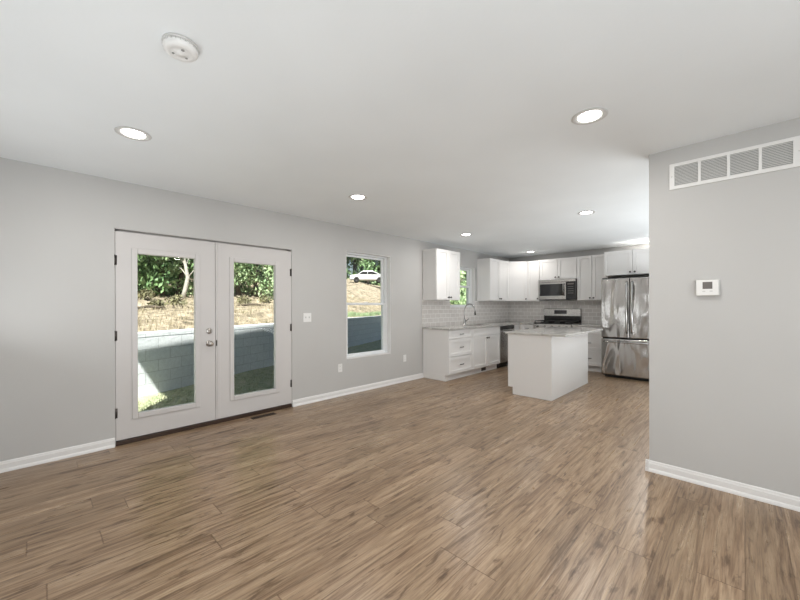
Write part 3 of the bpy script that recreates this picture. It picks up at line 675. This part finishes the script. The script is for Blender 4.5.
# smoke detector
t = thing('smoke_detector', 'round white smoke detector on the ceiling', 'smoke detector', (-1.790, .450, H))
m_ = MB(); m_.lathe((0, 0, 0), (0, 0, -1), [(0, .0004), (.070, .0004), (.071, .006), (.068, .010), (0, .010)], 40); m_.build('mounting_base', M['plastic_dim'], t, True)
m_ = MB(); m_.lathe((0, 0, 0), (0, 0, -1), [(0, .0101), (.066, .0101), (.068, .022), (.066, .032), (.060, .038), (.042, .042), (.040, .0405), (.018, .041), (.017, .044), (0, .0445)], 40); m_.build('cover', M['plastic'], t, True)
m_ = MB()
for k in range(24):
    an = 2 * math.pi * k / 24; c, s_ = math.cos(an), math.sin(an)
    m_.tube([(c * .0675, s_ * .0675, -.0125), (c * .0686, s_ * .0686, -.021)], .0022, 6)
m_.build('vent_slots', M['plastic_dim'], t)
for (bx, by, br) in ((.030, .0, .007), (-.015, .026, .005), (-.018, -.025, .005)):
    m_ = MB(); m_.lathe((bx, by, -.0408), (0, 0, -1), [(0, 0), (br, 0), (br * .9, .002), (0, .0025)], 16); m_.build('button', M['duct'], t, True)

# ------------------------------------------------------------------ yard
GZ = -.25; P0 = Vector((-7.2, .9)); PD = Vector((-1.4, 3)).normalized(); PN = Vector((-PD.y, PD.x))  # PN points away from the house
def hump(x, y): return .10 * math.sin(x * 1.3 + y * .7) + .07 * math.sin(x * .6 - y * 1.9 + 1) + .04 * math.sin(x * 3.1 + 2.2 * y)
def hill_z(s, tt):
    q = min(1, max(0, (tt - 4) / 14)); k = .145 + .108 * q * q * (3 - 2 * q)
    return .76 + k * min(max(s, 0), 26)
def grid(name, fn, us, vs, m):
    b = bmesh.new(); V = [[b.verts.new(fn(u, v)) for v in vs] for u in us]
    for i in range(len(us) - 1):
        for j in range(len(vs) - 1): b.faces.new((V[i][j], V[i + 1][j], V[i + 1][j + 1], V[i][j + 1]))
    bmesh.ops.recalc_face_normals(b, faces=b.faces[:])
    me = bpy.data.meshes.new(name); b.to_mesh(me); b.free()
    for p in me.polygons: p.use_smooth = True
    me.materials.append(m); o = bpy.data.objects.new(name, me); C.objects.link(o); return o
ls = [i * .6 for i in range(-16, 86)]
def lawn_pt(u, v):   # u 0..1 from house to wall foot, v along wall
    a = Vector((XO, P0.y + PD.y * v)); b = P0 + PD * v + PN * .1
    p = a.lerp(b, u); return (p.x, p.y, GZ + .012 * math.sin(p.x * 5) * math.sin(p.y * 4) - .02 * (1 - u))
o = grid('lawn', lawn_pt, [i / 12 for i in range(13)], ls, M['lawn']); struct(o)
def hill_pt(s, v):
    p = P0 + PD * v + PN * (s + .1); return (p.x, p.y, hill_z(s, v) + (hump(p.x, p.y) * min(1, s / 1.5) if s > 0 else 0))
o = grid('hillside', hill_pt, [0, .2, .5] + [1 + i * .6 for i in range(60)], ls, M['hill']); struct(o)
# retaining wall: oriented block wall, textured in its own frame
ang = math.atan2(PD.y, PD.x) - R(90)
m_ = MB(); m_.box(-.30, 0, -9, 45, -.05, 1.0); m_.box(-.30, .001, -9, 45, 1.0005, 1.083)
o = m_.build('retaining_wall', M['block'], bevel=.01); o.location = (P0.x, P0.y, GZ); o.rotation_euler = (0, 0, ang)
tag(o, 'long grey concrete block retaining wall across the back yard', 'wall')

# dry grass
def blades(name, label, cat, n, region, hgt, m):
    b = bmesh.new()
    for _ in range(n):
        x, y, z = region(); h = hgt * random.uniform(.4, 1.2); a = random.uniform(0, 6.28); w_ = random.uniform(.006, .016)
        dx, dy = math.cos(a) * w_, math.sin(a) * w_; lx, ly = random.uniform(-.6, .6) * h, random.uniform(-.6, .6) * h
        b.faces.new([b.verts.new(q) for q in ((x - dx, y - dy, z - .02), (x + dx, y + dy, z - .02), (x + lx, y + ly, z + h))])
    me = bpy.data.meshes.new(name); b.to_mesh(me); b.free(); me.materials.append(m)
    o = bpy.data.objects.new(name, me); C.objects.link(o); tag(o, label, cat, kind='stuff'); return o
def hreg():
    s = .45 + 12 * random.random() ** 1.5; v = random.uniform(-3, 16) + s * .6; return hill_pt(s, v)
blades('dry_grass', 'dry straw-coloured grass covering the sunny slope', 'grass', 16000, hreg, .13, M['straw'])
def lreg():
    return lawn_pt(random.uniform(.3, .9), random.uniform(-1, 5))
blades('lawn_grass', 'short green grass at the foot of the block wall', 'grass', 9000, lreg, .05, M['lawn'])
def treg():
    p = hill_pt(.45 + .3 * random.random(), random.uniform(8, 14)); return p
blades('wall_top_grass', 'green weeds along the top of the block wall', 'grass', 2500, treg, .16, M['leaf2'])

# trees and bushes
def leaves(b, c, rad, n, ls_):
    for _ in range(n):
        d = Vector((random.gauss(0, 1), random.gauss(0, 1), random.gauss(0, 1))).normalized() * (random.random() ** .45)
        p = Vector(c) + Vector((d.x * rad[0], d.y * rad[1], d.z * rad[2]))
        a = Vector((random.gauss(0, 1), random.gauss(0, 1), random.gauss(0, 1))).normalized(); q = a.orthogonal().normalized()
        L_ = ls_ * random.uniform(.6, 1.4); W_ = L_ * .5
        b.faces.new([b.verts.new(v_) for v_ in (p - a * L_, p + q * W_, p + a * L_, p - q * W_)])
def tree(x, y, z, h, cr, m, label, cat='tree', name='tree', bark='bark', n=1500, ls_=.09, low=.25, group='trees on the slope'):
    t = thing(name, label, cat, (x, y, z), group)
    m_ = MB(); lean = random.uniform(-.2, .2); pts = [(lean * k * .25 + .08 * math.sin(k * 1.7 + x), .07 * math.cos(k * 1.3 + y), -.1 + h * .85 * k / 6) for k in range(7)]
    m_.tube(pts, [.025 * h * (1 - .8 * k / 6) + .01 for k in range(7)], 8)
    tips = []
    for k in range(7):
        an = random.uniform(0, 6.28); kk = 2 + k * .55; i0 = min(5, int(kk)); a_ = Vector(pts[i0]); e_ = a_ + Vector((math.cos(an) * cr * .7, math.sin(an) * cr * .7, h * .15))
        m_.tube([a_, a_.lerp(e_, .5) + Vector((0, 0, .08)), e_], [.012 * h * .7, .008 * h * .7, .005], 6); tips.append(e_)
    m_.build('trunk', M[bark], t, True)
    b = bmesh.new(); tips += [Vector((pts[-1][0], pts[-1][1], h * .88))]
    for k in range(12):
        an = random.uniform(0, 6.28); rr = cr * random.uniform(.2, .9); tips.append(Vector((math.cos(an) * rr, math.sin(an) * rr, h * random.uniform(low, .92))))
    for tp in tips: leaves(b, tp, (cr * .42, cr * .42, cr * .36), n // len(tips), ls_)
    me = bpy.data.meshes.new('foliage'); b.to_mesh(me); b.free(); me.materials.append(M[m]); o = bpy.data.objects.new('foliage', me); C.objects.link(o); o.parent = t
def hp(s, v): return hill_pt(s, v)
K = 0
ADJ = ['dense dark green', 'leafy mid green', 'pale leafy light green']
WHERE_L = ['seen at the far left of the left door glass', 'seen left of centre in the left door glass', 'seen in the middle of the left door glass', 'seen right of centre in the left door glass',
           'seen just left of the right door glass', 'seen at the left of the right door glass', 'seen in the middle of the right door glass', 'seen at the right of the right door glass']
def sight(slope, tt=None, s=None):     # a point of the slope found along a bearing from the house
    d = Vector((-1, slope)); b0 = -P0.dot(PN); k = d.dot(PN)
    if tt is None: tt = (s - b0) / k
    p = d * tt; return p, (p - P0).dot(PN), (p - P0).dot(PD)
def plant(slope, s, **kw):
    p, s_, v = sight(slope, s=s); x, y, z = hill_pt(s_, v); return x, y, z
DL = ['dark evergreen tree just outside the left edge of the left door view', 'leafy mid green tree at the left of the left door view', 'dark green tree in the middle of the left door view',
      'bright green young tree right of centre in the left door view', 'mid green tree seen between the two door panes', 'pale green tree at the left of the right door view',
      'leafy light green tree in the middle of the right door view', 'mid green tree at the right of the right door view']
for i, (sl2, s, k, cr) in enumerate([(.13, 6.2, 0, 1.5), (.175, 6.6, 1, 1.3), (.215, 6.0, 0, 1.3), (.25, 5.9, 2, .9), (.32, 6.6, 1, 1.7), (.39, 5.8, 2, 1.4), (.445, 5.4, 2, 1.3), (.51, 6.0, 1, 1.6)]):
    x, y, z = plant(sl2, s); tree(x, y, z, 3.6 + .35 * (i % 3) + .8 * (k == 0), cr, 'leaf%d' % (k + 1), DL[i], n=2600, ls_=.085, low=.04)
x, y, z = plant(.262, 5.3); tree(x, y, z, 3.0, .6, 'leaf3', 'slender pale-barked leaning young tree in the left door view', bark='pale_bark', n=200, low=.75)
WB = ['leftmost', 'second from the left', 'third from the left', 'fourth from the left', 'fifth from the left', 'sixth from the left', 'seventh from the left', 'eighth from the left']
for i, sl2 in enumerate([.10, .165, .22, .275, .34, .41, .475, .55]):
    x, y, z = plant(sl2, 10.3 + .4 * (i % 2)); tree(x, y, z, 8.5, 2.6, 'leaf1', 'tall dark tree in the rear row behind the doors, ' + WB[i], n=3000, ls_=.16, low=.02, group='rear row of woods')
WL = ['dark tree behind the parked car, leftmost', 'dark tree behind the parked car, second from left', 'mid green tree behind the middle of the parked car', 'dark tree behind the front of the parked car', 'dark tree right of the parked car']
for i, (sl2, k) in enumerate([(.74, 0), (.80, 0), (.86, 1), (.92, 0), (.99, 0)]):
    p, s_, v = sight(sl2, tt=39 + (i % 2) * 2); x, y, z = hill_pt(s_, v); tree(x, y, z - .3, 11, 3.6, 'leaf%d' % (k + 1), WL[i], n=4200, ls_=.22, low=.02, group='woods behind the car')
for i, (sl2, tt, k, h_, lab) in enumerate([(1.33, 16, 2, 7, 'bright green tree outside the kitchen window, leftmost'), (1.44, 16, 2, 3.6, 'small bright green tree outside the kitchen window'), (1.46, 29, 1, 11, 'tall mid green tree behind the small one outside the kitchen window'), (1.6, 17, 2, 8, 'mid green tree outside the kitchen window, rightmost'), (1.30, 27, 0, 11, 'tall dark tree far left outside the kitchen window')]):
    p, s_, v = sight(sl2, tt=tt); tree(p.x, p.y, GZ if s_ < 0 else hill_pt(s_, v)[2], h_, (1.1 if h_ < 5 else 1.4 if tt < 20 else 2.2), 'leaf%d' % (k + 1), lab, n=3000, ls_=.12, low=.05, group='trees outside the kitchen window')
for i, (sl2, s, a, L_) in enumerate([(.19, 3.2, .4, 1.2), (.25, 4.0, 2.2, .9), (.43, 3.2, 1.0, 1.0)]):
    x, y, z = plant(sl2, s); m_ = MB((x, y, z)); dx, dy = math.cos(a) * L_ / 2, math.sin(a) * L_ / 2
    m_.tube([(x - dx, y - dy, z + .03), (x, y, z + .09), (x + dx, y + dy, z + .05)], [.03, .04, .02], 8)
    tag(m_.build('fallen_branch', M['bark'], smooth=True), ['dry fallen branch on the slope at the left of the left door view', 'dry fallen branch on the slope at the right of the left door view', 'dry fallen branch on the slope in the right door view'][i], 'branch', 'fallen branches')
for i, (sl2, s, r_) in enumerate([(.18, 4.7, .3), (.205, 3.2, .22), (.245, 4.4, .34), (.41, 4.0, .3), (.47, 4.5, .32)]):
    x, y, z = plant(sl2, s); b = bmesh.new(); leaves(b, (0, 0, r_ * .5), (r_, r_, r_ * .6), 200, .05)
    me = bpy.data.meshes.new('weed_bush'); b.to_mesh(me); b.free(); me.materials.append(M['weed']); o = bpy.data.objects.new('weed_bush', me); C.objects.link(o); o.location = (x, y, z)
    tag(o, 'low weedy bush on the dry slope, ' + ['at the upper left of the left door view', 'nearest the block wall in the left door view', 'at the right of the left door view', 'left one in the right door view', 'right one in the right door view'][i], 'bush', 'weedy bushes')

# white car parked on the slope
M['car'] = mat('car_paint', (.50, .51, .53), .25)
M['rubber'] = mat('rubber', (.02, .02, .02), .8)
pc, cs, cv = sight(.86, tt=33.5); cx, cy, cz = hill_pt(cs, cv); cz += .25
t = thing('car', 'white car parked up the slope beyond the living room window', 'car', (cx, cy, cz)); t.rotation_euler = (0, 0, R(52))
m_ = MB(); prof = [(-2.2, .32), (-2.25, .62), (-2.1, .86), (-1.3, .95), (-.75, 1.36), (.55, 1.42), (1.45, 1.02), (2.1, .92), (2.25, .62), (2.2, .32)]
m_.prism(prof, 'y', -.85, .85); m_.build('car_body', M['car'], t, bevel=.06)
for s_ in (-1, 1):
    m_ = MB(); m_.prism([(-1.12, .97), (-.68, 1.29), (-.1, 1.32), (-.1, .97)], 'y', s_ * .852, s_ * .862); m_.prism([(-.03, .97), (-.03, 1.32), (.5, 1.33), (1.2, 1.02), (1.2, .97)], 'y', s_ * .852, s_ * .862); m_.build('side_window', M['dark_glass'], t)
for wx in (-1.4, 1.4):
    for s_ in (-1, 1):
        m_ = MB(); m_.lathe((wx, s_ * .72, .32), (0, s_, 0), [(0, 0), (.32, 0), (.33, .05), (.32, .16), (.2, .17), (.19, .15), (0, .15)], 24); m_.build('wheel', M['rubber'], t, True)
